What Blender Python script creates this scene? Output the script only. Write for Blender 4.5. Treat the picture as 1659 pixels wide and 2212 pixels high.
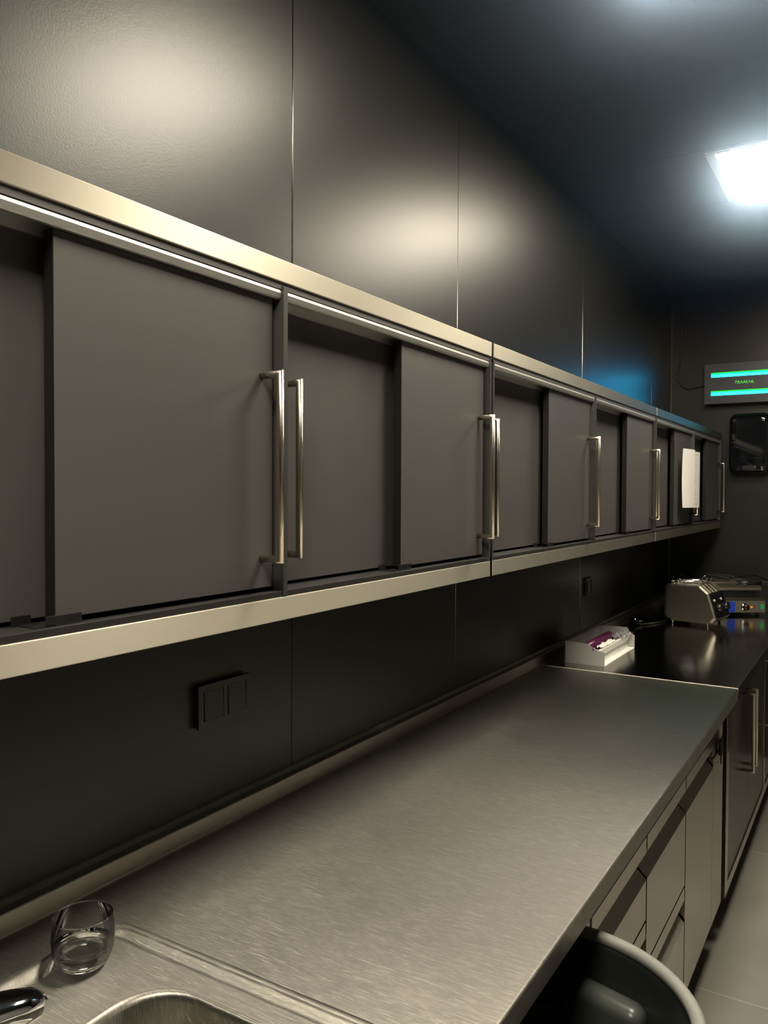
import bpy, bmesh, math, random
from mathutils import Vector, Matrix

for o in list(bpy.data.objects):
    bpy.data.objects.remove(o)
S = bpy.context.scene
COL = S.collection
random.seed(7)

# ------------------------------------------------------------------ camera
CX, CZ = 1.088, 1.543
cam_d = bpy.data.cameras.new('camera')
cam = bpy.data.objects.new('camera', cam_d)
COL.objects.link(cam)
yaw, pitch, roll = 0.548604826, -0.0244232508, -0.00429693366
fw = Vector((-math.sin(yaw)*math.cos(pitch), math.cos(yaw)*math.cos(pitch), math.sin(pitch)))
r0 = fw.cross(Vector((0, 0, 1))).normalized()
d0 = fw.cross(r0)
rt = r0*math.cos(roll) + d0*math.sin(roll)
dn = -r0*math.sin(roll) + d0*math.cos(roll)
M = Matrix((rt, -dn, -fw)).transposed().to_4x4()
M.translation = Vector((CX, 0, CZ))
cam.matrix_world = M
cam_d.sensor_fit = 'VERTICAL'
cam_d.sensor_height = 24.0
cam_d.lens = 1740.0*24.0/2212.0
cam_d.clip_start = 0.02
S.camera = cam

# ------------------------------------------------------------------ world, view
w = bpy.data.worlds.new('world'); S.world = w; w.use_nodes = True
w.node_tree.nodes['Background'].inputs[0].default_value = (0.8, 0.85, 1.0, 1)
w.node_tree.nodes['Background'].inputs[1].default_value = 0.0
# scattering layer added under the ceiling to make the glow around the lamps
HALO_DENSITY, HALO_G = 0.30, 0.85
w.cycles.volume_step_size = 0.2
vs = w.node_tree.nodes.new('ShaderNodeVolumeScatter')
vs.inputs['Color'].default_value = (0.50, 0.68, 1.0, 1)
vs.inputs['Density'].default_value = HALO_DENSITY
vs.inputs['Anisotropy'].default_value = HALO_G
gp = w.node_tree.nodes.new('ShaderNodeNewGeometry'); sx_ = w.node_tree.nodes.new('ShaderNodeSeparateXYZ')
hz = w.node_tree.nodes.new('ShaderNodeMapRange')
hz.inputs['From Min'].default_value = 2.28; hz.inputs['From Max'].default_value = 2.72
hz.inputs['To Min'].default_value = 0.0; hz.inputs['To Max'].default_value = HALO_DENSITY
w.node_tree.links.new(gp.outputs['Position'], sx_.inputs[0]); w.node_tree.links.new(sx_.outputs['Z'], hz.inputs[0])
w.node_tree.links.new(hz.outputs[0], vs.inputs['Density'])
w.node_tree.links.new(vs.outputs[0], w.node_tree.nodes['World Output'].inputs['Volume'])
S.view_settings.view_transform = 'Standard'
S.view_settings.look = 'None'
S.view_settings.exposure = 0.0
S.view_settings.gamma = 1.0
S.view_settings.use_curve_mapping = False

LAMP_COL = (1.0, 0.905, 0.73)
LAMP_STR = 42.0
DOWN_STR = 40.0
TUBE_STR = 18.0

# ------------------------------------------------------------------ helpers
def nodes_of(name):
    m = bpy.data.materials.new(name); m.use_nodes = True
    nt = m.node_tree
    return m, nt, nt.nodes['Principled BSDF']

def mat(name, col, rough=0.5, metal=0.0, spec=0.5, bump=0.0, bscale=200.0, stretch=(1, 1, 1),
        rvar=0.0, cvar=0.0, vscale=3.0, coat=0.0, trans=0.0, ior=1.5, emit=None, estr=0.0, subs=0.0):
    m, nt, b = nodes_of(name)
    b.inputs['Base Color'].default_value = (*col, 1)
    b.inputs['Roughness'].default_value = rough
    b.inputs['Metallic'].default_value = metal
    b.inputs['Specular IOR Level'].default_value = spec
    b.inputs['Coat Weight'].default_value = coat
    b.inputs['Transmission Weight'].default_value = trans
    b.inputs['IOR'].default_value = ior
    if emit:
        b.inputs['Emission Color'].default_value = (*emit, 1)
        b.inputs['Emission Strength'].default_value = estr
    tc = nt.nodes.new('ShaderNodeTexCoord')
    if bump or rvar:
        mp = nt.nodes.new('ShaderNodeMapping'); mp.inputs['Scale'].default_value = stretch
        nz = nt.nodes.new('ShaderNodeTexNoise'); nz.inputs['Scale'].default_value = bscale
        nz.inputs['Detail'].default_value = 3
        nt.links.new(tc.outputs['Object'], mp.inputs[0]); nt.links.new(mp.outputs[0], nz.inputs[0])
        if bump:
            bp = nt.nodes.new('ShaderNodeBump'); bp.inputs['Strength'].default_value = bump
            bp.inputs['Distance'].default_value = 0.001
            nt.links.new(nz.outputs[0], bp.inputs['Height']); nt.links.new(bp.outputs[0], b.inputs['Normal'])
        if rvar:
            mr = nt.nodes.new('ShaderNodeMapRange')
            mr.inputs['From Min'].default_value = 0.3; mr.inputs['From Max'].default_value = 0.7
            mr.inputs['To Min'].default_value = max(0, rough-rvar); mr.inputs['To Max'].default_value = rough+rvar
            nt.links.new(nz.outputs[0], mr.inputs[0]); nt.links.new(mr.outputs[0], b.inputs['Roughness'])
    if cvar:
        n2 = nt.nodes.new('ShaderNodeTexNoise'); n2.inputs['Scale'].default_value = vscale
        n2.inputs['Detail'].default_value = 5
        nt.links.new(tc.outputs['Object'], n2.inputs[0])
        mx = nt.nodes.new('ShaderNodeMix'); mx.data_type = 'RGBA'
        mx.inputs['A'].default_value = (*[c*(1-cvar) for c in col], 1)
        mx.inputs['B'].default_value = (*[min(1, c*(1+cvar)) for c in col], 1)
        nt.links.new(n2.outputs[0], mx.inputs['Factor']); nt.links.new(mx.outputs['Result'], b.inputs['Base Color'])
    return m

def worn_steel(name, col, r0_, r1_, bump):
    """stainless sheet with grinding lines, long fine scratches and curly wipe marks"""
    m, nt, b = nodes_of(name)
    b.inputs['Metallic'].default_value = 1.0
    L = nt.links.new
    tc = nt.nodes.new('ShaderNodeTexCoord')
    layers = []
    for ang, sc, st in ((8, 90, 22), (-22, 60, 30), (35, 70, 26), (-60, 80, 20), (80, 50, 34), (0, 6, 1)):
        mp = nt.nodes.new('ShaderNodeMapping')
        mp.inputs['Rotation'].default_value = (0, 0, math.radians(ang))
        mp.inputs['Scale'].default_value = (1, st, 1)
        wp = nt.nodes.new('ShaderNodeTexNoise'); wp.inputs['Scale'].default_value = 7 + sc*0.05
        wv = nt.nodes.new('ShaderNodeVectorMath'); wv.operation = 'MULTIPLY_ADD'
        wv.inputs[1].default_value = (0.02, 0.02, 0)
        L(tc.outputs['Object'], wp.inputs[0]); L(wp.outputs[1], wv.inputs[0]); L(tc.outputs['Object'], wv.inputs[2])
        L(wv.outputs[0], mp.inputs[0])
        nz = nt.nodes.new('ShaderNodeTexNoise'); nz.inputs['Scale'].default_value = sc*0.35
        nz.inputs['Detail'].default_value = 6; nz.inputs['Roughness'].default_value = 0.7
        L(mp.outputs[0], nz.inputs[0])
        layers.append(nz.outputs[0])
    def math_(op, a, c, k=None):
        n = nt.nodes.new('ShaderNodeMath'); n.operation = op
        for i, v in enumerate((a, c, k)):
            if v is None: continue
            if isinstance(v, (int, float)): n.inputs[i].default_value = v
            else: L(v, n.inputs[i])
        return n.outputs[0]
    scr = None
    for l in layers[:5]:
        p = math_('MULTIPLY', math_('SUBTRACT', l, 0.58), 5.0)
        n = nt.nodes.new('ShaderNodeClamp'); L(p, n.inputs[0])
        scr = n.outputs[0] if scr is None else math_('MAXIMUM', scr, n.outputs[0])
    mr = nt.nodes.new('ShaderNodeMapRange'); L(layers[5], mr.inputs[0])
    mr.inputs['From Min'].default_value = 0.3; mr.inputs['From Max'].default_value = 0.7
    mr.inputs['To Min'].default_value = r0_; mr.inputs['To Max'].default_value = r1_
    L(math_('ADD', mr.outputs[0], math_('MULTIPLY', scr, 0.16)), b.inputs['Roughness'])
    mx = nt.nodes.new('ShaderNodeMix'); mx.data_type = 'RGBA'
    mx.inputs['A'].default_value = (*[c*0.86 for c in col], 1)
    mx.inputs['B'].default_value = (*[min(1, c*2.1) for c in col], 1)
    L(scr, mx.inputs['Factor']); L(mx.outputs['Result'], b.inputs['Base Color'])
    bp = nt.nodes.new('ShaderNodeBump'); bp.inputs['Strength'].default_value = bump
    bp.inputs['Distance'].default_value = 0.001
    hs = math_('ADD', layers[0], layers[2])
    L(math_('ADD', math_('ADD', hs, layers[3]), scr), bp.inputs['Height']); L(bp.outputs[0], b.inputs['Normal'])
    return m

def tile_mat(name):
    m, nt, b = nodes_of(name)
    L = nt.links.new
    tc = nt.nodes.new('ShaderNodeTexCoord')
    mp = nt.nodes.new('ShaderNodeMapping')
    mp.inputs['Rotation'].default_value = (0, 0, 0)
    mp.inputs['Location'].default_value = (0.09, -2.631 + 1.14, 0)
    br = nt.nodes.new('ShaderNodeTexBrick')
    br.offset = 0.0; br.squash = 1.0
    br.inputs['Color1'].default_value = (0.27, 0.258, 0.23, 1)
    br.inputs['Color2'].default_value = (0.245, 0.233, 0.208, 1)
    br.inputs['Mortar'].default_value = (0.46, 0.44, 0.39, 1)
    br.inputs['Scale'].default_value = 1.0
    br.inputs['Mortar Size'].default_value = 0.0022
    br.inputs['Mortar Smooth'].default_value = 0.1
    br.inputs['Brick Width'].default_value = 1.14
    br.inputs['Row Height'].default_value = 1.14
    L(tc.outputs['Object'], mp.inputs[0]); L(mp.outputs[0], br.inputs[0])
    nz = nt.nodes.new('ShaderNodeTexNoise'); nz.inputs['Scale'].default_value = 4; nz.inputs['Detail'].default_value = 8
    L(tc.outputs['Object'], nz.inputs[0])
    mx = nt.nodes.new('ShaderNodeMix'); mx.data_type = 'RGBA'; mx.blend_type = 'MULTIPLY'
    mx.inputs['Factor'].default_value = 0.5
    L(br.outputs[0], mx.inputs['A'])
    cr = nt.nodes.new('ShaderNodeValToRGB')
    cr.color_ramp.elements[0].position = 0.3; cr.color_ramp.elements[0].color = (0.6, 0.6, 0.58, 1)
    cr.color_ramp.elements[1].position = 0.7; cr.color_ramp.elements[1].color = (1, 1, 1, 1)
    L(nz.outputs[0], cr.inputs[0]); L(cr.outputs[0], mx.inputs['B']); L(mx.outputs['Result'], b.inputs['Base Color'])
    b.inputs['Roughness'].default_value = 0.45
    return m

WALL = mat('black_wall_laminate', (0.012, 0.012, 0.0115), 0.36, bump=0.16, bscale=260, spec=0.5)
CEIL = mat('black_ceiling_panel', (0.02, 0.021, 0.022), 0.34, bump=0.10, bscale=260)
WALL_R = mat('grey_wall_panel', (0.20, 0.195, 0.185), 0.5)
FLOOR = tile_mat('grey_floor_tile')
STEEL = mat('brushed_steel', (0.60, 0.565, 0.48), 0.56, 1.0, bump=0.03, bscale=90, stretch=(14, 0.12, 14), rvar=0.03)
GRIP_LIT = mat('brushed_grip_steel_lit', (0.70, 0.67, 0.60), 0.58, 1.0)  # paler than the drawer steel, so the slanted grips look lit
STEEL_BOX = mat('brushed_steel_appliance', (0.56, 0.53, 0.45), 0.28, 1.0)
STEEL_UP = mat('brushed_steel_upstand', (0.60, 0.56, 0.48), 0.45, 1.0)
STEEL_V = mat('brushed_steel_fridge', (0.50, 0.47, 0.41), 0.17, 1.0, bump=0.008, bscale=60, stretch=(8, 8, 0.5), cvar=0.08)
STEEL_TOP = worn_steel('worn_steel_worktop', (0.395, 0.38, 0.35), 0.36, 0.42, 0.22)
STEEL_FAR = worn_steel('worn_steel_far_worktop', (0.42, 0.41, 0.38), 0.10, 0.14, 0.03)
STEEL_SINK = worn_steel('worn_steel_sink', (0.44, 0.425, 0.385), 0.38, 0.46, 0.10)
HANDLE = mat('satin_nickel', (0.66, 0.60, 0.50), 0.24, 1.0, bump=0.05, bscale=80, stretch=(8, 8, 0.4))
SEAM = mat('seam_profile', (0.30, 0.30, 0.28), 0.3, 1.0)
ALU = mat('aluminium_rail', (0.66, 0.66, 0.64), 0.5, 1.0)
CHROME = mat('chrome', (0.85, 0.86, 0.9), 0.05, 1.0)
CARC = mat('black_carcass', (0.022, 0.022, 0.021), 0.42)
STRIP = mat('dark_grey_edge_board', (0.085, 0.080, 0.078), 0.5)
DIVID = mat('dark_divider_board', (0.045, 0.045, 0.042), 0.45)
DOOR = mat('anthracite_door_laminate', (0.073, 0.069, 0.067), 0.46, bump=0.05, bscale=400, cvar=0.08, vscale=5)
DOOREDGE = mat('black_door_edging', (0.008, 0.008, 0.008), 0.4)
BASEDOOR = mat('anthracite_base_door', (0.05, 0.045, 0.04), 0.26, spec=0.6, cvar=0.08)
VOID = mat('deep_black', (0.004, 0.004, 0.004), 0.7)
BPLAS = mat('black_plastic', (0.012, 0.012, 0.012), 0.32)
GLOSSBLK = mat('gloss_black_plastic', (0.006, 0.007, 0.01), 0.06, coat=0.3)
SWITCH = mat('matt_black_switch', (0.020, 0.021, 0.018), 0.45)
SEAL = mat('grey_green_silicone', (0.20, 0.21, 0.17), 0.4)
WHITESEAL = mat('white_sealant', (0.75, 0.72, 0.64), 0.4)
PLASTIC_BIN = mat('dark_green_grey_bin_plastic', (0.016, 0.020, 0.017), 0.38, bump=0.1, bscale=300)
BIN_GRIP = mat('grey_green_bin_grip', (0.055, 0.062, 0.055), 0.33)
BIN_RIM = mat('pale_grey_bin_rim', (0.24, 0.24, 0.22), 0.5, cvar=0.15, vscale=30)
WHITE = mat('white_painted_metal', (0.78, 0.78, 0.74), 0.45)
GREYMET = mat('grey_painted_metal', (0.38, 0.38, 0.365), 0.5)
PURPLE = mat('purple_film', (0.13, 0.02, 0.085), 0.3)
PAPER = mat('white_paper', (0.88, 0.87, 0.85), 0.7, cvar=0.04)
INK = mat('grey_print', (0.35, 0.35, 0.36), 0.7)
BLUE = mat('blue_label', (0.008, 0.045, 0.42), 0.4)
GREEN_L = mat('green_rocker', (0.0, 0.10, 0.03), 0.25, emit=(0.02, 0.4, 0.12), estr=0.5)
ORANGE_L = mat('orange_pilot', (0.5, 0.2, 0.02), 0.3, emit=(1.0, 0.4, 0.05), estr=0.35)
ZAPMET = mat('zapper_painted_steel', (0.075, 0.077, 0.095), 0.35, 0.2)
TUBE = mat('cyan_tube', (0.1, 0.5, 0.6), 0.3, emit=(0.003, 0.40, 0.98), estr=TUBE_STR*1.6)
TGREEN = mat('green_slot_glow', (0.0, 0.5, 0.02), 0.4, emit=(0.0, 0.80, 0.05), estr=1.0)  # emission imitates tube light reflected at the slot edges
TEXTG = mat('green_lettering', (0.05, 0.6, 0.05), 0.4, emit=(0.06, 0.80, 0.06), estr=0.8)
DIFF = mat('lamp_diffuser', (0.9, 0.9, 0.9), 0.5, emit=LAMP_COL, estr=LAMP_STR)
DOWN = mat('downlight_diffuser', (0.9, 0.9, 0.9), 0.5, emit=LAMP_COL, estr=DOWN_STR)
LFRAME = mat('white_lamp_frame', (0.75, 0.74, 0.70), 0.4)
GLASS = mat('clear_glass', (1, 1, 1), 0.0, trans=1.0, ior=1.48)
THINGLASS, nt, b = nodes_of('thin_clear_glass')
b.inputs['Base Color'].default_value = (1, 1, 1, 1); b.inputs['Roughness'].default_value = 0.0; b.inputs['Metallic'].default_value = 1.0
tr_ = nt.nodes.new('ShaderNodeBsdfTransparent'); tr_.inputs[0].default_value = (0.95, 0.96, 0.95, 1)
fz = nt.nodes.new('ShaderNodeFresnel'); fz.inputs['IOR'].default_value = 1.42
fm = nt.nodes.new('ShaderNodeMath'); fm.operation = 'MULTIPLY'; fm.inputs[1].default_value = 0.9
mxs = nt.nodes.new('ShaderNodeMixShader')
nt.links.new(fz.outputs[0], fm.inputs[0]); nt.links.new(fm.outputs[0], mxs.inputs[0])
nt.links.new(tr_.outputs[0], mxs.inputs[1]); nt.links.new(b.outputs[0], mxs.inputs[2])
nt.links.new(mxs.outputs[0], nt.nodes['Material Output'].inputs[0])
WATER = mat('water', (1, 1, 1), 0.0, trans=1.0, ior=1.33)
FILM = mat('clear_film', (0.9, 0.9, 0.9), 0.12, trans=0.85, ior=1.15)
STICK = mat('pale_sticker', (0.5, 0.5, 0.46), 0.5, cvar=0.2, vscale=60)

def brushed(m, across, aniso=0.8):
    nt = m.node_tree; b = nt.nodes['Principled BSDF']
    b.inputs['Anisotropic'].default_value = aniso
    c = nt.nodes.new('ShaderNodeCombineXYZ')
    for i in range(3): c.inputs[i].default_value = across[i]
    nt.links.new(c.outputs[0], b.inputs['Tangent'])
brushed(STEEL, (0, 0, 1), 0.8); brushed(STEEL_TOP, (1, 0, 0), 0.84); brushed(STEEL_FAR, (1, 0, 0), 0.6)
brushed(STEEL_UP, (0, 0, 1)); brushed(STEEL_SINK, (1, 0, 0), 0.8); brushed(GRIP_LIT, (0.7, 0, -0.7), 0.55)

class MB:
    def __init__(s): s.bm = bmesh.new()
    def box(s, x0, x1, y0, y1, z0, z1, bev=0.0, seg=2):
        b = bmesh.new()
        bmesh.ops.create_cube(b, size=1.0)
        for v in b.verts:
            v.co = Vector(((x0+x1)/2+v.co.x*(x1-x0), (y0+y1)/2+v.co.y*(y1-y0), (z0+z1)/2+v.co.z*(z1-z0)))
        if bev: bmesh.ops.bevel(b, geom=b.edges[:], offset=bev, segments=seg, profile=0.5, affect='EDGES', clamp_overlap=True)
        s._merge(b); return s
    def _merge(s, b):
        me = bpy.data.meshes.new('tmp'); b.to_mesh(me); b.free(); s.bm.from_mesh(me); bpy.data.meshes.remove(me)
    def prism(s, poly, a0, a1, axis='y', bev=0.0, mtx=None):
        """poly: list of 2D points; axis y -> (x,z), x -> (y,z), z -> (x,y)"""
        b = bmesh.new()
        def P(p, a):
            return {'y': (p[0], a, p[1]), 'x': (a, p[0], p[1]), 'z': (p[0], p[1], a)}[axis]
        A = [b.verts.new(P(p, a0)) for p in poly]; B = [b.verts.new(P(p, a1)) for p in poly]
        n = len(poly)
        b.faces.new(A); b.faces.new(B[::-1])
        for i in range(n): b.faces.new((A[i], B[i], B[(i+1) % n], A[(i+1) % n]))
        bmesh.ops.recalc_face_normals(b, faces=b.faces[:])
        if bev: bmesh.ops.bevel(b, geom=b.edges[:], offset=bev, segments=2, profile=0.5, affect='EDGES', clamp_overlap=True)
        if mtx: bmesh.ops.transform(b, matrix=mtx, verts=b.verts[:])
        s._merge(b); return s
    def tube(s, pts, r, seg=16, cap=True):
        b = bmesh.new(); pts = [Vector(p) for p in pts]; rings = []
        prev = None
        for i, p in enumerate(pts):
            if i == 0: t = (pts[1]-p).normalized(); sc = 1
            elif i == len(pts)-1: t = (p-pts[-2]).normalized(); sc = 1
            else:
                a = (p-pts[i-1]).normalized(); c = (pts[i+1]-p).normalized(); t = (a+c).normalized()
                sc = 1/max(0.5, t.dot(a))
            if prev is None:
                n = t.orthogonal().normalized()
            else:
                n = (prev - t*prev.dot(t)).normalized()
            prev = n; bn = t.cross(n)
            # mitred joint: stretch in bend plane
            ring = []
            for k in range(seg):
                a = 2*math.pi*k/seg
                off = (n*math.cos(a)+bn*math.sin(a))*r
                if 0 < i < len(pts)-1 and sc > 1.02:
                    bd = ((pts[i-1]-p).normalized()+(pts[i+1]-p).normalized()).normalized()
                    off = off + bd*off.dot(bd)*(sc-1)
                ring.append(b.verts.new(p+off))
            rings.append(ring)
        for A, B in zip(rings, rings[1:]):
            for k in range(seg):
                f = b.faces.new((A[k], A[(k+1) % seg], B[(k+1) % seg], B[k])); f.smooth = True
        if cap: b.faces.new(rings[0][::-1]); b.faces.new(rings[-1])
        s._merge(b); return s
    def lathe(s, prof, c=(0, 0, 0), seg=48, mtx=None, close=False, smooth=True):
        b = bmesh.new(); rings = []
        for r, z in prof:
            rings.append([b.verts.new((c[0]+r*math.cos(2*math.pi*k/seg), c[1]+r*math.sin(2*math.pi*k/seg), c[2]+z)) for k in range(seg)] if r > 1e-6
                         else [b.verts.new((c[0], c[1], c[2]+z))])
        pr = list(zip(rings, rings[1:]))
        if close: pr.append((rings[-1], rings[0]))
        for A, B in pr:
            for k in range(seg):
                k2 = (k+1) % seg
                if len(A) == 1 and len(B) == 1: continue
                if len(A) == 1: f = b.faces.new((A[0], B[k2], B[k]))
                elif len(B) == 1: f = b.faces.new((A[k], A[k2], B[0]))
                else: f = b.faces.new((A[k], A[k2], B[k2], B[k]))
                f.smooth = smooth
        bmesh.ops.recalc_face_normals(b, faces=b.faces[:])
        if mtx: bmesh.ops.transform(b, matrix=mtx, verts=b.verts[:])
        s._merge(b); return s
    def loops(s, rings, cap_last=True, smooth=True, cap_first=False):
        b = bmesh.new()
        R = [[b.verts.new(p) for p in ring] for ring in rings]
        n = len(R[0])
        for A, B in zip(R, R[1:]):
            for k in range(n):
                f = b.faces.new((A[k], A[(k+1) % n], B[(k+1) % n], B[k])); f.smooth = smooth
        if cap_last: b.faces.new(R[-1])
        if cap_first: b.faces.new(R[0][::-1])
        s._merge(b); return s
    def quad(s, *p):
        f = s.bm.faces.new([s.bm.verts.new(q) for q in p]); return s
    def build(s, name, m, parent=None):
        me = bpy.data.meshes.new(name); s.bm.to_mesh(me); s.bm.free()
        me.materials.append(m)
        o = bpy.data.objects.new(name, me); COL.objects.link(o)
        if parent: o.parent = parent
        return o

def tag(o, label=None, cat=None, group=None, kind=None):
    if label: o['label'] = label
    if cat: o['category'] = cat
    if group: o['group'] = group
    if kind: o['kind'] = kind
    return o
def thing(name, label, cat, loc=(0, 0, 0), rz=0.0, group=None):
    o = bpy.data.objects.new(name, None); COL.objects.link(o)
    o.empty_display_size = 0.05
    o.location = loc; o.rotation_euler = (0, 0, rz)
    return tag(o, label, cat, group)
def box(*a, bev=0.0): return MB().box(*a, bev=bev)
def rrect(x0, x1, y0, y1, r, z, k=8):
    pts = []
    for cx, cy, a0 in ((x1-r, y1-r, 0), (x0+r, y1-r, 90), (x0+r, y0+r, 180), (x1-r, y0+r, 270)):
        for i in range(k+1):
            a = math.radians(a0+90*i/k); pts.append((cx+r*math.cos(a), cy+r*math.sin(a), z))
    return pts

# ------------------------------------------------------------------ room shell
XR, YB, YE, ZC = 2.75, -2.6, 5.15, 2.76
SEAMS = [-1.0, 0.1, 1.395, 2.2, 3.408, 4.657]
def st(o): o['kind'] = 'structure'; return o
st(box(-0.12, XR+0.12, YB-0.12, YE+0.12, -0.1, 0.0).build('floor', FLOOR))
cb = MB().box(-0.12, XR+0.12, YB-0.12, YE+0.12, ZC+0.012, ZC+0.1)
ys = [YB-0.1] + [y for y in (-2.1, -1.53, -0.96, -0.39, 0.18, 0.75, 1.32, 1.90, 2.48, 3.052, 3.632, 4.15, 4.70)] + [YE+0.1]
for a, b_ in zip(ys, ys[1:]): cb.box(-0.1, XR+0.1, a+0.0008, b_-0.0008, ZC, ZC+0.012)
st(cb.build('ceiling', CEIL))
wb = MB().box(-0.12, -0.01, YB-0.1, YE+0.1, 0, ZC)
ys = [YB-0.1] + SEAMS + [YE+0.1]
for a, b_ in zip(ys, ys[1:]): wb.box(-0.01, 0.0, a+0.0012, b_-0.0012, 0, ZC)
st(wb.build('wall_left', WALL))
st(box(-0.12, XR+0.12, YE, YE+0.12, 0, ZC).build('wall_far', WALL))
st(box(XR, XR+0.12, YB-0.1, YE+0.1, 0, ZC).build('wall_right', WALL_R))
st(box(-0.12, XR+0.12, YB-0.12, YB, 0, ZC).build('wall_near', WALL))
# light joint profiles in the panel seams, corner bead and silicone bead
for i, (y, r) in enumerate(((1.395, 0.0019), (2.2, 0.0011), (3.408, 0.0014), (4.657, 0.0009))):
    st(MB().tube([(-0.0004, y, 1.9 if i == 0 else 0.95), (-0.0004, y, ZC-0.01)], r, 10).build('trim_%d' % (i+1), SEAM))
st(MB().tube([(0.002, YE-0.002, 0.93), (0.002, YE-0.002, ZC-0.01)], 0.002, 8).build('trim_5', SEAL))
st(MB().prism([(0.0, 0.934), (0.0, 0.9435), (0.004, 0.942), (0.0085, 0.9365), (0.0095, 0.934)], -0.6, YE).build('trim_6', SEAL))

# ------------------------------------------------------------------ ceiling lamps
def panel_lamp(label, cy):
    t = thing('ceiling_lamp', label, 'ceiling light', (0.86, cy, ZC))
    f = MB(); W, H = 0.316, 0.268
    w_ = 0.034
    for a in ((-W, -W+w_, -H, H), (W-w_, W, -H, H), (-W+w_, W-w_, -H, -H+0.012), (-W+w_, W-w_, H-0.012, H)):
        f.box(a[0], a[1], a[2], a[3], -0.009, 0.0, bev=0.0015)
    f.build('frame', LFRAME, t)
    MB().box(-W+w_, W-w_, -H+0.012, H-0.012, -0.0075, -0.001).build('diffuser', DIFF, t)
    for sx in (-1, 1):
        for sy in (-1, 1):
            MB().lathe([(0, -0.0122), (0.0028, -0.0118), (0.0042, -0.009)], (sx*(W-0.018), sy*(H-0.03), 0), 16).build('screw', CHROME, t)
    return t
panel_lamp('white framed square ceiling light panel at the right edge', 3.342)
panel_lamp('white framed square ceiling light panel above the middle of the wall cabinets', 1.73)
panel_lamp('white framed square ceiling light panel above the sink', 0.05)
t = thing('downlight', 'round ceiling downlight behind the viewer near the cabinets', 'ceiling light', (0.78, -0.85, ZC))
MB().lathe([(0.10, -0.004), (0.125, -0.006), (0.13, 0.0), (0.10, 0.0)], seg=48, close=True).build('ring', LFRAME, t)
MB().lathe([(0, -0.003), (0.10, -0.003), (0.10, 0.0), (0, 0.0)], seg=48).build('diffuser', DOWN, t)

# ------------------------------------------------------------------ wall cabinets
FX = 0.31
def bar_handle(y, zx0, x0, x1, r, z0, z1, parent, name='handle'):
    m = MB()
    m.tube([(x0, y, z1-r), (x1, y, z1-r), (x1, y, z0+r), (x0, y, z0+r)], r, 16)
    return m.build(name, HANDLE, parent)

def wall_cabinet(y0, ym, y1, label):
    t = thing('wall_cabinet', label, 'wall cabinet', (0, y0, 1.345))
    def P(mb, n, m, par=t):
        o = mb.build(n, m, par)
        if par is t:
            o.matrix_parent_inverse = Matrix.Translation(-Vector((0, y0, 1.345)))
        return o
    c = MB()
    c.box(0.001, 0.302, y0, y1, 1.347, 1.383); c.box(0.001, 0.302, y0, y1, 1.862, 1.895)
    c.box(0.001, 0.010, y0, y1, 1.383, 1.862)
    for y in (y0, y1-0.012): c.box(0.010, 0.302, y, y+0.012, 1.383, 1.862)
    P(c, 'carcass', CARC)
    # steel facings
    P(MB().box(0.3025, FX, y0, y1, 1.863, 1.897, bev=0.0012), 'top_fascia', STEEL)
    P(MB().box(0.3025, FX, y0, y1, 1.345, 1.381, bev=0.0012), 'bottom_fascia', STEEL)
    P(MB().box(0.294, 0.3065, y0, y1, 1.8525, 1.863), 'upper_edge_board', STRIP)
    tr = MB().box(0.22, 0.3085, y0, y1, 1.3815, 1.3905, bev=0.0008)
    P(tr, 'bottom_board', CARC)
    for a, b_ in ((y0, ym), (ym, y1)):
        # aluminium top rail: rounded front bar and a second lower lip behind
        pr = [(0.298, 1.8375), (0.3025, 1.838), (0.3045, 1.840), (0.3065, 1.8465), (0.3060, 1.8505), (0.304, 1.8525), (0.262, 1.8525), (0.262, 1.834), (0.266, 1.834), (0.266, 1.845), (0.296, 1.845)]
        P(MB().prism(pr, a+0.006, b_-0.006), 'door_rail', ALU)
    # dividers
    P(MB().box(0.02, 0.3095, ym-0.005, ym+0.005, 1.381, 1.858), 'divider', DIVID)
    P(MB().box(0.02, 0.3090, y0, y0+0.006, 1.345, 1.86), 'side_edge', DIVID)
    P(MB().box(0.02, 0.3090, y1-0.006, y1, 1.345, 1.86), 'side_edge', DIVID)
    for a, b_ in ((y0, ym), (ym, y1)):
        e0, e1 = a+0.007, b_-0.014
        fl = e1-0.385 if b_-a > 0.79 else e1-0.382
        # rear door (left) and front door (right)
        rd = P(MB().box(0.244, 0.262, e0, fl+0.03, 1.396, 1.842, bev=0.0008), 'sliding_door', DOOR)
        fd = P(MB().box(0.277, 0.295, fl, e1, 1.3975, 1.8385, bev=0.0008), 'sliding_door', DOOR)
        for d in (rd, fd):
            d.data.materials.append(DOOREDGE)
            for f in d.data.polygons:
                if abs(f.normal.y) > 0.9: f.material_index = 1
        for d, x, y in ((rd, 0.262, a+0.050), (fd, 0.295, e1-0.026)):
            h = bar_handle(y, 0, x, x+0.036, 0.006, 1.4365, 1.7235, d)
        # floor guide clip under the meeting point
        g = MB().box(0.2985, 0.3005, fl-0.016, fl+0.032, 1.3905, 1.4025, bev=0.0006)
        g.box(0.262, 0.3005, fl-0.030, fl-0.004, 1.3905, 1.392)
        g.box(0.266, 0.268, fl-0.036, fl-0.012, 1.3905, 1.402)
        P(g, 'door_guide', BPLAS)
    return t
wall_cabinet(0.165, 0.982, 1.757, 'nearest grey wall cabinet with steel edges and four sliding doors, left of the joint')
wall_cabinet(1.770, 2.587, 3.423, 'middle grey wall cabinet with steel edges, between the nearest one and the one with papers')
wall_cabinet(3.431, 4.245, 5.055, 'farthest wall cabinet with sliding doors, papers hanging on its handle')

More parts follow.
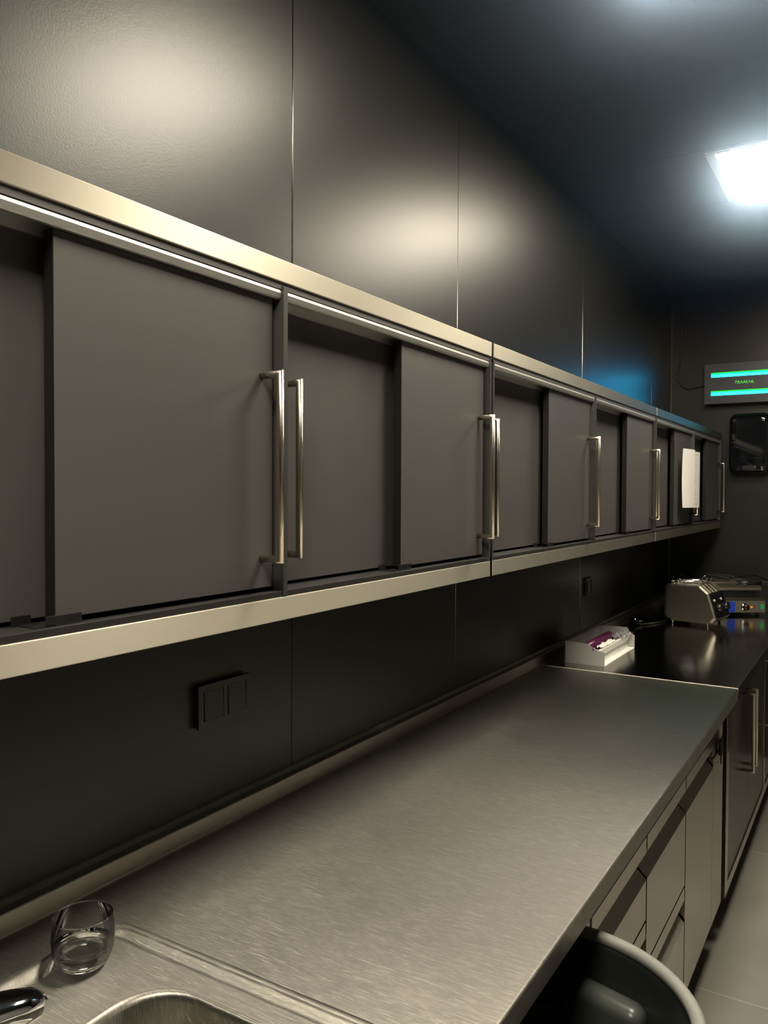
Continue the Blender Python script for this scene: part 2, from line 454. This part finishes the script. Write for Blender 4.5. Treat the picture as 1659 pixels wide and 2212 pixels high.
# papers on the handle of the farthest cabinet
def sheet(label, pts, z0, z1, curl, lines):
    """pts: plan points (x,y) of the sheet, thickness 0.4mm"""
    m = MB(); n = 12
    def row(z):
        k = (z-z0)/(z1-z0)
        return [(x+curl*math.sin(k*math.pi)*(1-i/(len(pts)-1)), y, z) for i, (x, y) in enumerate(pts)]
    rows = [row(z0+(z1-z0)*j/n) for j in range(n+1)]
    b = bmesh.new()
    V = [[b.verts.new(p) for p in r] for r in rows]
    W = [[b.verts.new((p[0]-0.0006, p[1], p[2])) for p in r] for r in rows]
    for j in range(n):
        for i in range(len(pts)-1):
            b.faces.new((V[j][i], V[j][i+1], V[j+1][i+1], V[j+1][i])).smooth = True
            b.faces.new((W[j][i], W[j+1][i], W[j+1][i+1], W[j][i+1])).smooth = True
    m._merge(b)
    o = m.build('paper_sheet', PAPER)
    tag(o, label, 'paper', 'papers hanging on the farthest cabinet')
    return o
sheet('white paper sheet in front, hanging on the far cabinet handle, blank', [(0.322, 3.905), (0.330, 3.94), (0.336, 3.98), (0.341, 4.02), (0.345, 4.06)], 1.477, 1.752, -0.004, 0)
p2 = sheet('printed white sheet with a framed column, partly behind the blank one', [(0.336, 4.00), (0.340, 4.05), (0.3435, 4.11), (0.346, 4.182)], 1.475, 1.745, 0.0, 1)
# printed frame and rows on the visible strip of that sheet
pr = MB()
def on_sheet(y): return 0.3412+(y-4.06)/(4.182-4.06)*(0.3465-0.3412)+0.0006
def ink(ya, yb, za, zb): pr.quad((on_sheet(ya), ya, za), (on_sheet(yb), yb, za), (on_sheet(yb), yb, zb), (on_sheet(ya), ya, zb))
ink(4.066, 4.155, 1.728, 1.7295); ink(4.066, 4.145, 1.492, 1.4935); ink(4.152, 4.1545, 1.4935, 1.728); ink(4.068, 4.070, 1.4935, 1.70)
for i in range(14):
    z = 1.708-i*0.0145
    if i in (4, 9): continue
    ink(4.085, 4.085+random.uniform(0.022, 0.04), z, z+0.002)
pr.build('printed_lines', INK, p2)

# ------------------------------------------------------------------ worktops
FR = 0.709; SY = 2.867
def front_profile():
    p = [(FR-0.004+0.004*math.sin(a), 0.896+0.004*math.cos(a)) for a in [math.radians(x) for x in range(0, 91, 15)]]
    return p + [(FR, 0.863), (FR-0.002, 0.861), (FR-0.02, 0.861), (FR-0.02, 0.863), (FR-0.004, 0.8635), (FR-0.004, 0.894)]
wt = thing('steel_worktop', 'long scratched stainless steel worktop in front with a sink at its near end', 'worktop', (0.028, -0.6, 0.861))
def PW(mb, n, m, par):
    o = mb.build(n, m, par); o.matrix_parent_inverse = Matrix.Translation(-par.location); return o
# sheet with an opening for the sink recess
b = bmesh.new()
rx0, rx1, ry0, ry1 = 0.120, 0.655, -0.30, 0.812
outer = [b.verts.new(p) for p in ((0.031, -0.6, 0.9), (FR-0.004, -0.6, 0.9), (FR-0.004, SY-0.002, 0.9), (0.031, SY-0.002, 0.9))]
hole = [b.verts.new(p) for p in rrect(rx0, rx1, ry0, ry1, 0.035, 0.9)]
ed = [b.edges.new((outer[i], outer[(i+1) % 4])) for i in range(4)] + [b.edges.new((hole[i], hole[(i+1) % len(hole)])) for i in range(len(hole))]
bmesh.ops.triangle_fill(b, edges=ed, use_beauty=True)
for f in b.faces:
    if f.normal.z < 0: f.normal_flip()
m = MB(); m._merge(b)
m.prism(front_profile(), -0.6, SY-0.002)
o = PW(m, 'top', STEEL_TOP, wt)
# recessed rim
def rr(off, z, r=0.035): return rrect(rx0+off, rx1-off, ry0+off, ry1-off, max(0.005, r-off*0.3), z)
m = MB().loops([rr(-0.002, 0.9), rr(0.001, 0.9012), rr(0.004, 0.9028), rr(0.008, 0.9034), rr(0.012, 0.9028), rr(0.016, 0.9005), rr(0.020, 0.8965), rr(0.024, 0.8935), rr(0.029, 0.8925)], cap_last=False)
b = bmesh.new()
bx0, bx1, by0, by1 = 0.272, 0.640, 0.22, 0.752
A = [b.verts.new(p) for p in rr(0.029, 0.8925)]
Bv = [b.verts.new(p) for p in rrect(bx0, bx1, by0, by1, 0.075, 0.8925)]
ed = [b.edges.new((q[i], q[(i+1) % len(q)])) for q in (A, Bv) for i in range(len(q))]
bmesh.ops.triangle_fill(b, edges=ed, use_beauty=True)
for f in b.faces:
    if f.normal.z < 0: f.normal_flip()
m._merge(b)
PW(m, 'sink_surround', STEEL_SINK, wt)
def bb(off, z): return rrect(bx0+off, bx1-off, by0+off, by1-off, 0.075, z)
m = MB().loops([bb(0, 0.8925), bb(0.002, 0.8932), bb(0.005, 0.8925), bb(0.0075, 0.889), bb(0.009, 0.883), bb(0.011, 0.80), bb(0.016, 0.745), bb(0.03, 0.728), bb(0.05, 0.722)], cap_last=True)
PW(m, 'sink_bowl', STEEL_SINK, wt)
def upstand(y0, y1, par, mt):
    pr = [(0.0315, 0.9), (0.029, 0.9012), (0.028, 0.904), (0.028, 0.9335), (0.0265, 0.935), (0.0095, 0.9352), (0.0095, 0.9)]
    PW(MB().prism(pr, y0, y1), 'upstand', mt, par)
upstand(-0.6, SY-0.001, wt, STEEL_UP)
PW(MB().box(0.028, FR+0.0002, SY-0.0025, SY+0.0025, 0.880, 0.9008, bev=0.0008), 'joint_strip', WHITESEAL, wt)
wf = thing('steel_worktop', 'darker smoother steel worktop at the far end, beyond the white joint line', 'worktop', (0.028, SY, 0.861))
m = MB().quad((0.031, SY+0.002, 0.9), (FR-0.004, SY+0.002, 0.9), (FR-0.004, YE-0.001, 0.9), (0.031, YE-0.001, 0.9))
m.prism(front_profile(), SY+0.002, YE-0.001)
m.box(0.031, FR-0.02, SY+0.004, YE-0.002, 0.872, 0.896)
PW(m, 'top', STEEL_FAR, wf)
upstand(SY+0.001, YE-0.001, wf, STEEL_UP)

# ------------------------------------------------------------------ refrigerated drawer counter
RX = 0.66
fr = thing('refrigerated_counter', 'steel undercounter refrigerator with slanted grip drawers, beneath the front worktop', 'refrigerator', (0.3, 1.40, 0.0))
PW(MB().box(0.03, 0.630, 1.395, 2.945, 0.158, 0.858), 'body', VOID, fr)
m = MB().box(0.60, 0.658, 1.395, 1.424, 0.158, 0.858, bev=0.001)
PW(m, 'side_frame', WHITE, fr)
def drawer(y0, y1, z0, z1, name):
    s0 = z1-0.040
    pr = [(RX, z0+0.003), (RX, s0-0.060), (RX-0.034, s0-0.028), (RX-0.034, s0-0.020), (RX-0.030, s0), (RX-0.001, s0), (RX, s0+0.001), (RX, z1-0.003), (RX-0.045, z1-0.003), (RX-0.045, z0+0.003)]
    d = PW(MB().prism(pr, y0+0.0045, y1-0.0045), name, STEEL_V, fr)
    MB().prism([(RX+0.0004, s0-0.0600), (RX+0.0004, s0-0.0608), (RX-0.002, s0-0.0608), (RX-0.0345, s0-0.0280), (RX-0.0336, s0-0.0272)], y0+0.0045, y1-0.0045).build('slanted_grip', GRIP_LIT, d)
    return d
ZT = 0.775
for z1, z0 in ((ZT, 0.580), (0.580, 0.372), (0.372, 0.160)): drawer(1.427, 1.842, z0, z1, 'drawer')
for z1, z0 in ((ZT, 0.476), (0.476, 0.160)): drawer(1.842, 2.280, z0, z1, 'drawer')
drawer(2.280, 2.712, 0.160, ZT, 'refrigerator_door')
m = MB().box(0.615, RX, 2.716, 2.902, 0.160, 0.700, bev=0.001)
m.box(0.615, RX-0.003, 2.716, 2.902, 0.702, 0.858)
cp = PW(m, 'machine_panel', STEEL_V, fr)
MB().box(RX-0.003, RX-0.001, 2.835, 2.893, 0.732, 0.80).build('display_sticker', STICK, cp)
MB().box(RX, RX+0.0008, 2.722, 2.80, 0.672, 0.699).build('sticker', STICK, cp)
MB().box(RX, RX+0.0008, 2.85, 2.895, 0.645, 0.699).build('sticker', STICK, cp)
k = MB().box(RX, RX+0.010, 2.812, 2.836, 0.682, 0.738, bev=0.004)
k.build('lock', BPLAS, cp)
MB().tube([(RX+0.006, 2.824, 0.685), (RX+0.006, 2.825, 0.655)], 0.002, 8).build('key', BPLAS, cp)
PW(MB().box(0.05, 0.60, 1.42, 2.93, 0.0, 0.157), 'plinth', VOID, fr)
for y in (1.42, 2.93):
    pass

# ------------------------------------------------------------------ far base cabinets
def base_cabinet(y0, y1, doors, label):
    t = thing('base_cabinet', label, 'base cabinet', (0.3, y0, 0.0))
    f = MB()
    f.box(RX-0.012, RX+0.004, y0, y0+0.052, 0.145, 0.86, bev=0.001)
    f.box(RX-0.012, RX+0.004, y0+0.052, y1, 0.145, 0.182, bev=0.001)
    PW(f, 'front_frame', STEEL_V, t)
    PW(MB().box(0.03, RX-0.013, y0+0.002, y1-0.001, 0.145, 0.858), 'body', CARC, t)
    PW(MB().box(0.05, 0.60, y0, y1, 0.0, 0.144), 'plinth', VOID, t)
    for a, b_, hy in doors:
        d = PW(MB().box(RX-0.012, RX, a+0.0015, b_-0.0015, 0.184, 0.858, bev=0.001), 'door', BASEDOOR, t)
        h = bar_handle(hy, 0, RX, RX+0.040, 0.006, 0.468, 0.778, d)
    return t
base_cabinet(2.962, 4.062, ((3.018, 3.540, 3.37), (3.540, 4.055, 3.455)), 'dark base cabinet with paired upright bar handles under the far worktop')
base_cabinet(4.066, 5.14, ((4.07, 4.60, 4.088), (4.60, 5.135, 5.08)), 'dark base cabinet at the far end, right of the one with paired handles')

# ------------------------------------------------------------------ switch and socket on wall
t = thing('light_switch', 'matt black double rocker switch on the black wall, nearest the sink', 'light switch', (0, 1.098, 1.095))
m = MB()
Y0, Y1, Z0, Z1 = 0, 0.145, 0, 0.082
m.box(0.0, 0.006, 0.003, Y1-0.003, 0.003, Z1-0.003)
cuts = ((0.013, 0.068), (0.079, 0.134))
m.box(0.006, 0.0125, Y0, Y1, Z0, 0.013); m.box(0.006, 0.0125, Y0, Y1, 0.070, Z1)
for a, b_ in ((Y0, cuts[0][0]), (cuts[0][1], cuts[1][0]), (cuts[1][1], Y1)): m.box(0.006, 0.0125, a, b_, 0.013, 0.070)
m.build('frame', SWITCH, t)
for a, b_ in cuts:
    MB().prism([(0.006, 0.0135), (0.0125, 0.0135), (0.0112, 0.0690), (0.006, 0.0690)], a+0.0035, b_-0.0005).build('rocker', SWITCH, t)
t = thing('wall_switch', 'small single black switch on the far wall panel above the tray', 'light switch', (0, 3.463, 1.090))
m = MB().box(0.0, 0.011, 0.0, 0.080, 0.0, 0.080, bev=0.002); m.build('frame', SWITCH, t)
MB().box(0.011, 0.014, 0.014, 0.066, 0.012, 0.068, bev=0.001).build('rocker', GLOSSBLK, t)

# ------------------------------------------------------------------ glass with water
t = thing('drinking_glass', 'clear stubby drinking glass with a little water on the sink edge', 'glass', (0.170, 0.716, 0.8925))
H = 0.070
outp = [(0.0, 0.0), (0.022, 0.0), (0.027, 0.0015), (0.033, 0.007), (0.0385, 0.018), (0.0412, 0.030), (0.0418, 0.042), (0.0408, 0.055), (0.0385, H)]
MB().lathe([(0.0335, 0.0072)]+outp[4:], seg=64).build('wall', THINGLASS, t)
MB().tube([(0.0382*math.cos(a*math.pi/32), 0.0382*math.sin(a*math.pi/32), H) for a in range(65)], 0.0012, 8, cap=False).build('rim', GLASS, t)
MB().lathe([(0, 0.0005), (0.022, 0.0005), (0.0268, 0.002), (0.0325, 0.0072), (0.0352, 0.012), (0.0300, 0.0125), (0.020, 0.0105), (0.0, 0.010)], seg=64).build('base', GLASS, t)
wl = 0.030
MB().lathe([(0.0, 0.0108), (0.020, 0.0113), (0.0298, 0.0132), (0.0350, 0.0130), (0.0380, 0.0185), (0.0405, wl+0.0006), (0.0395, wl), (0.0, wl-0.0003)], seg=64).build('water', WATER, t)

# ------------------------------------------------------------------ faucet (lever tip shows at the left edge)
t = thing('faucet', 'chrome mixer tap whose lever tip shows at the sink edge', 'tap', (0.205, 0.37, 0.8925))
MB().lathe([(0, 0.0), (0.031, 0.0), (0.031, 0.008), (0.026, 0.012), (0.024, 0.05), (0.024, 0.085), (0.0, 0.085)], seg=40).build('body', CHROME, t)
sp = MB().tube([(0.0, 0.0, 0.055), (0.05, -0.01, 0.075), (0.10, -0.03, 0.082), (0.15, -0.05, 0.075), (0.165, -0.055, 0.052)], 0.011, 20)
sp.build('spout', CHROME, t)
path = [(Vector(p)-Vector((0.205, 0.37, 0.8925)), a, c) for p, a, c in (((0.210, 0.365, 0.985), 0.026, 0.016), ((0.243, 0.42, 0.990), 0.026, 0.018), ((0.268, 0.47, 0.984), 0.026, 0.019), ((0.276, 0.51, 0.974), 0.026, 0.020), ((0.277, 0.54, 0.965), 0.025, 0.020), ((0.276, 0.562, 0.958), 0.021, 0.018), ((0.275, 0.574, 0.954), 0.013, 0.011))]
rings = []
for i, (p, a, c) in enumerate(path):
    t_ = (path[min(i+1, len(path)-1)][0]-path[max(i-1, 0)][0]).normalized()
    sd = t_.cross(Vector((0, 0, 1))).normalized(); up = sd.cross(t_)
    rings.append([p+sd*a*math.cos(k*math.pi/12)+up*c*math.sin(k*math.pi/12) for k in range(24)])
MB().loops(rings, cap_last=True, cap_first=True).build('lever', CHROME, t)

# ------------------------------------------------------------------ film dispenser tray
t = thing('film_dispenser', 'light grey metal film dispenser box open on top, by the wall upstand', 'dispenser', (0.0, 0.0, 0.9), 0)
t.location = (0.088, 2.962, 0.9)
LY = 0.436
endp = [(0, 0), (0.150, 0), (0.150, 0.050), (0.146, 0.055), (0.120, 0.056), (0.112, 0.066), (0.100, 0.068), (0.092, 0.078), (0.0, 0.083)]
MB().prism(endp, 0.0, 0.002).build('end_plate', GREYMET, t)
MB().prism([(0, 0), (0.150, 0), (0.150, 0.050), (0.146, 0.055), (0.128, 0.058), (0.124, 0.075), (0.118, 0.083), (0.0, 0.083)], LY-0.002, LY).build('end_plate', GREYMET, t)
m = MB().box(0.0, 0.002, 0.002, LY-0.002, 0.0, 0.080); m.build('back_plate', GREYMET, t)
m = MB().box(0.002, 0.150, 0.002, LY-0.002, 0.0, 0.002); m.build('base_plate', WHITE, t)
m = MB().prism([(0.122, 0.002), (0.124, 0.002), (0.118, 0.026), (0.134, 0.050), (0.134, 0.057), (0.122, 0.057), (0.122, 0.055), (0.132, 0.055), (0.132, 0.051), (0.116, 0.026)], 0.002, LY-0.002)
m.build('front_guide', WHITE, t)
o = MB().tube([(0.108, -0.003, 0.061), (0.108, 0.004, 0.061)], 0.004, 14).build('rod_end', CHROME, t)
def roll(label, x, z, r, y0, y1):
    o = thing('film_roll', label, 'film roll', (0.088+x, 2.962+y0, 0.9+z))
    MB().tube([(0, 0, 0), (0, y1-y0, 0)], r, 28).build('roll', PURPLE, o)
    return o
roll('thick purple film roll at the back of the dispenser', 0.066, 0.052, 0.021, 0.012, 0.36)
roll('thin purple film roll at the front of the dispenser, partly covered with crumpled film', 0.104, 0.042, 0.013, 0.006, 0.25)
def crumple(label, cx, cy, cz, sx, sy, sz, seed, mt):
    rnd = random.Random(seed); b = bmesh.new(); nx, ny = 9, 18
    V = [[b.verts.new((cx+sx*(i/nx-.5)+rnd.uniform(-1, 1)*sx*.05, cy+sy*(j/ny-.5)+rnd.uniform(-1, 1)*sy*.02,
          cz+sz*rnd.uniform(-1, 1)*0.6+sz*0.6*math.sin(i*1.7+j*0.9))) for j in range(ny+1)] for i in range(nx+1)]
    for i in range(nx):
        for j in range(ny): b.faces.new((V[i][j], V[i+1][j], V[i+1][j+1], V[i][j+1]))
    m = MB(); m._merge(b); o = m.build('crumpled_film', mt)
    so = o.modifiers.new('s', 'SOLIDIFY'); so.thickness = 0.0004
    return tag(o, label, 'plastic film')
crumple('white crumpled film strip lying on the front roll of the dispenser', 0.204, 3.10, 0.962, 0.026, 0.19, 0.004, 3, PAPER)
crumple('clear crumpled film bunched over the far corner of the dispenser', 0.206, 3.33, 0.963, 0.05, 0.15, 0.009, 5, FILM)

# ------------------------------------------------------------------ toaster with sandwich cages
TT = thing('toaster', 'stainless steel catering toaster with sloped black front on the far worktop', 'toaster', (0.196, 4.140, 0.9), math.radians(-9))
side = [(0.0, 0.044), (0.0, 0.178), (0.012, 0.195), (0.172, 0.197), (0.213, 0.163), (0.250, 0.042), (0.229, 0.020), (0.013, 0.027)]
c0 = (0.12, 0.11)
def shrink(p, d): return [(x+(c0[0]-x)*d, z+(c0[1]-z)*d) for x, z in p]
m = MB().prism(shrink(side, 0.012), 0.006, 0.204, bev=0.001); m.build('body', STEEL_BOX, TT)
for a, b_ in ((0.0, 0.006), (0.204, 0.210)):
    ya, yb_ = (b_, a) if a == 0.0 else (a, b_)
    inn = shrink(side, 0.085)
    m = MB().loops([[(x, ya, z) for x, z in side], [(x, (ya+yb_)/2, z) for x, z in side], [(x, yb_, z) for x, z in inn]], cap_last=True, cap_first=True, smooth=False)
    m.build('side_panel', STEEL_BOX, TT)
m = MB()
n_ = Vector((0.121, 0, 0.037)).normalized()
fp = [Vector((0.2125, 0, 0.160)), Vector((0.2485, 0, 0.045))]
off = n_*0.0025
pr = [(fp[0].x-0.004, fp[0].z), (fp[0].x+off.x, fp[0].z+off.z), (fp[1].x+off.x, fp[1].z+off.z), (fp[1].x-0.004, fp[1].z)]
m.prism(pr, 0.008, 0.202); m.build('front_panel', GLOSSBLK, TT)
def at_front(k, y, h):
    p = fp[0].lerp(fp[1], k)+n_*(0.0025+h); return Vector((p.x, y, p.z))
for y in (0.055, 0.150):
    MB().tube([at_front(0.62, y, 0), at_front(0.62, y, 0.010), at_front(0.62, y, 0.026)], 0.019 if y < .1 else 0.018, 20).build('knob', BPLAS, TT)
    MB().tube([at_front(0.30, y-0.01, 0), at_front(0.30, y-0.01, 0.004)], 0.006, 14).build('pilot_light', WHITE, TT)
m = MB()
for y in (0.03, 0.075, 0.12, 0.165):
    m.prism([(0.172, 0.1985), (0.175, 0.2002), (0.2165, 0.1655), (0.213, 0.163)], y, y+0.022)
m.build('top_slats', STEEL_BOX, TT)
for x, y in ((0.035, 0.02), (0.205, 0.02), (0.205, 0.19), (0.035, 0.19)):
    MB().tube([(x, y, 0.0), (x, y, 0.028)], 0.006, 14).build('foot', STEEL_BOX, TT)
m = MB().box(0.03, 0.215, 0.004, 0.206, 0.016, 0.028); m.build('crumb_tray', STEEL_BOX, TT)
def cage(label, y):
    g = thing('sandwich_cage', label, 'toasting rack', (0.196, 4.140, 0.9), math.radians(-9), 'wire cages in the toaster')
    m = MB()
    for dy in (0.0, 0.020):
        m.tube([(0.018, y+dy, 0.196), (0.018, y+dy, 0.209), (0.024, y+dy, 0.212), (0.160, y+dy, 0.210)], 0.0022, 8)
        for i in range(7):
            m.tube([(0.03+i*0.02, y+dy, 0.211), (0.03+i*0.02, y+dy, 0.19)], 0.0015, 6)
    m.build('wire_frame', CHROME, g)
    m = MB().tube([(0.160, y, 0.209), (0.166, y, 0.215), (0.166, y, 0.232), (0.172, y, 0.241), (0.184, y, 0.243)], 0.0026, 8)
    m.tube([(0.160, y+0.020, 0.209), (0.176, y+0.020, 0.212), (0.180, y+0.018, 0.226), (0.176, y+0.012, 0.238), (0.184, y+0.008, 0.243)], 0.0026, 8)
    m.build('wire_loop', CHROME, g)
    m = MB().prism([(0.180, 0.234), (0.184, 0.250), (0.200, 0.252), (0.290, 0.243), (0.294, 0.236), (0.290, 0.229), (0.20, 0.236)], y-0.004, y+0.016, bev=0.0025)
    m.build('grip', BPLAS, g)
cage('wire sandwich cage with black grip in the toaster slot nearer the camera', 0.05)
cage('wire sandwich cage with black grip in the toaster slot farther from the camera', 0.125)

# ------------------------------------------------------------------ contact grill
G = thing('contact_grill', 'brown-steel contact grill with blue label and dial behind the toaster', 'contact grill', (0.598, 4.668, 0.9), math.radians(33))
GW = 0.40; GD = 0.34
m = MB().prism([(0.0, 0.016), (0.0, 0.078), (0.03, 0.100), (GD, 0.100), (GD, 0.016)], -GW, 0.0, axis='x', bev=0.002)
m.build('housing', STEEL_BOX, G)
MB().box(-0.205, -0.163, -0.0016, 0.0, 0.020, 0.074).build('blue_label', BLUE, G)
rot_x = Matrix.Rotation(math.radians(90), 4, 'X')
MB().lathe([(0, 0.0), (0.020, 0.0), (0.020, 0.003), (0.0, 0.003)], seg=32, mtx=Matrix.Translation((-0.112, 0, 0.046)) @ rot_x).build('dial_ring', CHROME, G)
MB().lathe([(0, 0.003), (0.0165, 0.003), (0.0145, 0.020), (0.0, 0.021)], seg=24, mtx=Matrix.Translation((-0.108, 0, 0.046)) @ rot_x).build('dial', BPLAS, G)
MB().box(-0.082, -0.070, -0.003, 0.0, 0.041, 0.052, bev=0.001).build('pilot_lamp', ORANGE_L, G)
MB().box(-0.027, -0.012, -0.004, 0.0, 0.036, 0.060, bev=0.001).build('rocker_switch', GREEN_L, G)
m = MB().box(-GW+0.03, -0.012, 0.035, GD-0.03, 0.100, 0.118, bev=0.002); m.build('lower_plate', CARC, G)
m = MB()
for i in range(34):
    x = -GW+0.04+i*0.0098
    m.box(x, x+0.005, 0.028, GD-0.04, 0.112, 0.1255)
m.box(-GW+0.035, -0.016, 0.034, GD-0.03, 0.1215, 0.131)
m.build('ribbed_plate', CARC, G)
m = MB().prism([(0.024, 0.130), (0.024, 0.148), (0.055, 0.166), (0.27, 0.172), (0.30, 0.150), (0.30, 0.130)], -GW+0.03, -0.010, axis='x', bev=0.003)
m.build('lid', STEEL_BOX, G)
m = MB().tube([(-GW+0.02, 0.30, 0.10), (-GW+0.02, 0.30, 0.17), (-GW+0.02, 0.20, 0.195), (-GW+0.02, -0.01, 0.178), (-GW+0.05, -0.02, 0.176), (0.03, -0.02, 0.176), (0.045, 0.0, 0.178), (0.045, 0.20, 0.195), (0.0, 0.30, 0.17), (0.0, 0.30, 0.10)], 0.008, 14)
m.build('lift_arm', STEEL_BOX, G)
MB().tube([(-0.165, -0.02, 0.176), (-0.037, -0.02, 0.176)], 0.0125, 18).build('grip', BPLAS, G)
for x, y in ((-0.03, 0.03), (-GW+0.03, 0.03), (-0.03, GD-0.03), (-GW+0.03, GD-0.03)):
    MB().tube([(x, y, 0.0), (x, y, 0.018)], 0.010, 14).build('foot', BPLAS, G)

# black plug lying by the wall
t = thing('power_plug', 'black power plug with cord lying by the upstand left of the toaster', 'plug', (0.075, 4.02, 0.9))
MB().box(-0.020, 0.020, -0.02, 0.03, 0.0, 0.032, bev=0.008).build('plug_body', GLOSSBLK, t)
MB().tube([(0.010, -0.02, 0.016), (0.022, -0.04, 0.012), (0.05, -0.03, 0.006), (0.09, 0.05, 0.005), (0.14, 0.2, 0.005), (0.13, 0.34, 0.005)], 0.0042, 10).build('cord', BPLAS, t)
for y in (-0.004, 0.012):
    MB().tube([(0.018, y, 0.016), (0.040, y+0.002, 0.016)], 0.0022, 10).build('pin', CHROME, t)

# ------------------------------------------------------------------ insect light trap
Z = thing('insect_light_trap', 'grey wall insect trap with two glowing cyan tubes and green lettering', 'insect trap', (0.208, 5.148, 2.066))
ZW, ZH, ZF = 0.46, 0.245, -0.075
m = MB()
s0, s1 = 0.036, ZW-0.036
slots = ((0.053, 0.082), (0.160, 0.189))
zs = [0.0, slots[0][0], slots[0][1], slots[1][0], slots[1][1], ZH]
m.prism([(0.0, 0.0), (ZF, 0.006), (ZF, slots[0][0]), (0, slots[0][0])], 0.0, ZW, axis='x')
m.prism([(0.0, slots[0][1]), (ZF, slots[0][1]), (ZF, slots[1][0]), (0, slots[1][0])], 0.0, ZW, axis='x')
m.prism([(0.0, slots[1][1]), (ZF, slots[1][1]), (ZF, ZH-0.006), (-0.02, ZH), (0, ZH)], 0.0, ZW, axis='x')
for a, b_ in slots:
    for x0, x1 in ((0.0, s0), (s1, ZW)): m.box(x0, x1, ZF, -0.001, a, b_)
m.build('housing', ZAPMET, Z)
for a, b_ in slots:
    c = (a+b_)/2
    MB().tube([(s0+0.004, ZF+0.040, c-0.0035), (s1-0.004, ZF+0.040, c-0.0035)], 0.0100, 20).build('tube', TUBE, Z)
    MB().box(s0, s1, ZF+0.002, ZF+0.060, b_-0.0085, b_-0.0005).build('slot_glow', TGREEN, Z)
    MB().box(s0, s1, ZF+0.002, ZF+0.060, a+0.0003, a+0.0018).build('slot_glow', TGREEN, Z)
cu = bpy.data.curves.new('lettering', 'FONT'); cu.body = 'TRAAS.NL'; cu.size = 0.0235; cu.extrude = 0.0006
cu.align_x = 'CENTER'; cu.align_y = 'CENTER'; cu.materials.append(TEXTG)
to = bpy.data.objects.new('lettering_curve', cu); COL.objects.link(to)
bpy.context.view_layer.update()
me = bpy.data.meshes.new_from_object(to.evaluated_get(bpy.context.evaluated_depsgraph_get()))
bpy.data.objects.remove(to)
lo = bpy.data.objects.new('lettering', me); COL.objects.link(lo); lo.parent = Z
if not me.materials: me.materials.append(TEXTG)
lo.location = (0.218, ZF-0.001, 0.124); lo.rotation_euler = (math.radians(90), 0, 0)
MB().tube([(0.0, -0.012, 0.121), (-0.05, -0.010, 0.118), (-0.10, -0.008, 0.108), (-0.135, -0.008, 0.125), (-0.165, -0.008, 0.165), (-0.170, -0.008, 0.20), (-0.16, -0.008, 0.25), (-0.15, -0.008, 0.30), (-0.14, -0.008, 0.60), (-0.14, -0.008, 0.69)], 0.003, 8).build('cord', BPLAS, Z)

# ------------------------------------------------------------------ paper towel dispenser
D = thing('towel_dispenser', 'glossy black rounded paper towel dispenser below the insect trap', 'towel dispenser', (0.46, 5.148, 1.66))
def dring(w_, z0, z1, r, y, k=8):
    return [(p[0], y, p[1]) for p in [(q[0], q[1]) for q in rrect(-w_, w_, z0, z1, r, 0, k)]]
MB().loops([dring(0.105, 0.0, 0.345, 0.035, -0.001), dring(0.110, -0.004, 0.350, 0.04, -0.03), dring(0.110, 0.0, 0.348, 0.04, -0.075), dring(0.104, 0.010, 0.342, 0.038, -0.098), dring(0.094, 0.025, 0.330, 0.035, -0.108), dring(0.08, 0.06, 0.315, 0.03, -0.112)], cap_last=True).build('cover', GLOSSBLK, D)
MB().loops([dring(0.075, 0.085, 0.31, 0.01, -0.1122), dring(0.074, 0.086, 0.309, 0.01, -0.1145), dring(0.070, 0.090, 0.305, 0.01, -0.1155)], cap_last=True).build('window', GLOSSBLK, D)
MB().loops([dring(0.05, 0.012, 0.05, 0.018, -0.100), dring(0.045, 0.016, 0.046, 0.015, -0.112), dring(0.035, 0.022, 0.040, 0.008, -0.114)], cap_last=True).build('paper_outlet', BPLAS, D)

# ------------------------------------------------------------------ waste bin
Bn = thing('waste_bin', 'large round dark waste bin with pale rim, partly under the worktop by the sink', 'waste bin', (0.667, 1.136, 0.0))
RB = 0.237; HB = 0.785
MB().lathe([(0, 0.03), (0.175, 0.03), (0.19, 0.045), (RB-0.022, HB-0.02), (RB-0.016, HB-0.004), (RB-0.004, HB-0.004), (RB-0.010, HB-0.03), (0.197, 0.02), (0.18, 0.0), (0, 0.0)], seg=96).build('barrel', PLASTIC_BIN, Bn)
MB().lathe([(RB-0.020, HB-0.010), (RB-0.019, HB-0.001), (RB-0.014, HB+0.003), (RB-0.003, HB+0.003), (RB+0.001, HB-0.001), (RB+0.001, HB-0.014), (RB-0.004, HB-0.016)], seg=128, close=True).build('rim', BIN_RIM, Bn)

for az in (76, 256):
    g = MB().box(-0.026, 0.026, -0.074, 0.074, -0.17, 0.0, bev=0.020, seg=5)
    for f in g.bm.faces: f.smooth = True
    o = g.build('moulded_grip', BIN_GRIP, Bn)
    o.location = (0.190*math.cos(math.radians(az)), 0.190*math.sin(math.radians(az)), 0.716)
    o.rotation_euler = (0, 0, math.radians(az))
MB().lathe([(0.190, 0.648), (0.198, 0.655), (0.211, 0.655), (0.209, 0.645)], seg=96, close=True).build('inner_ring', BIN_GRIP, Bn)

# ------------------------------------------------------------------ small things end
bpy.context.view_layer.update()
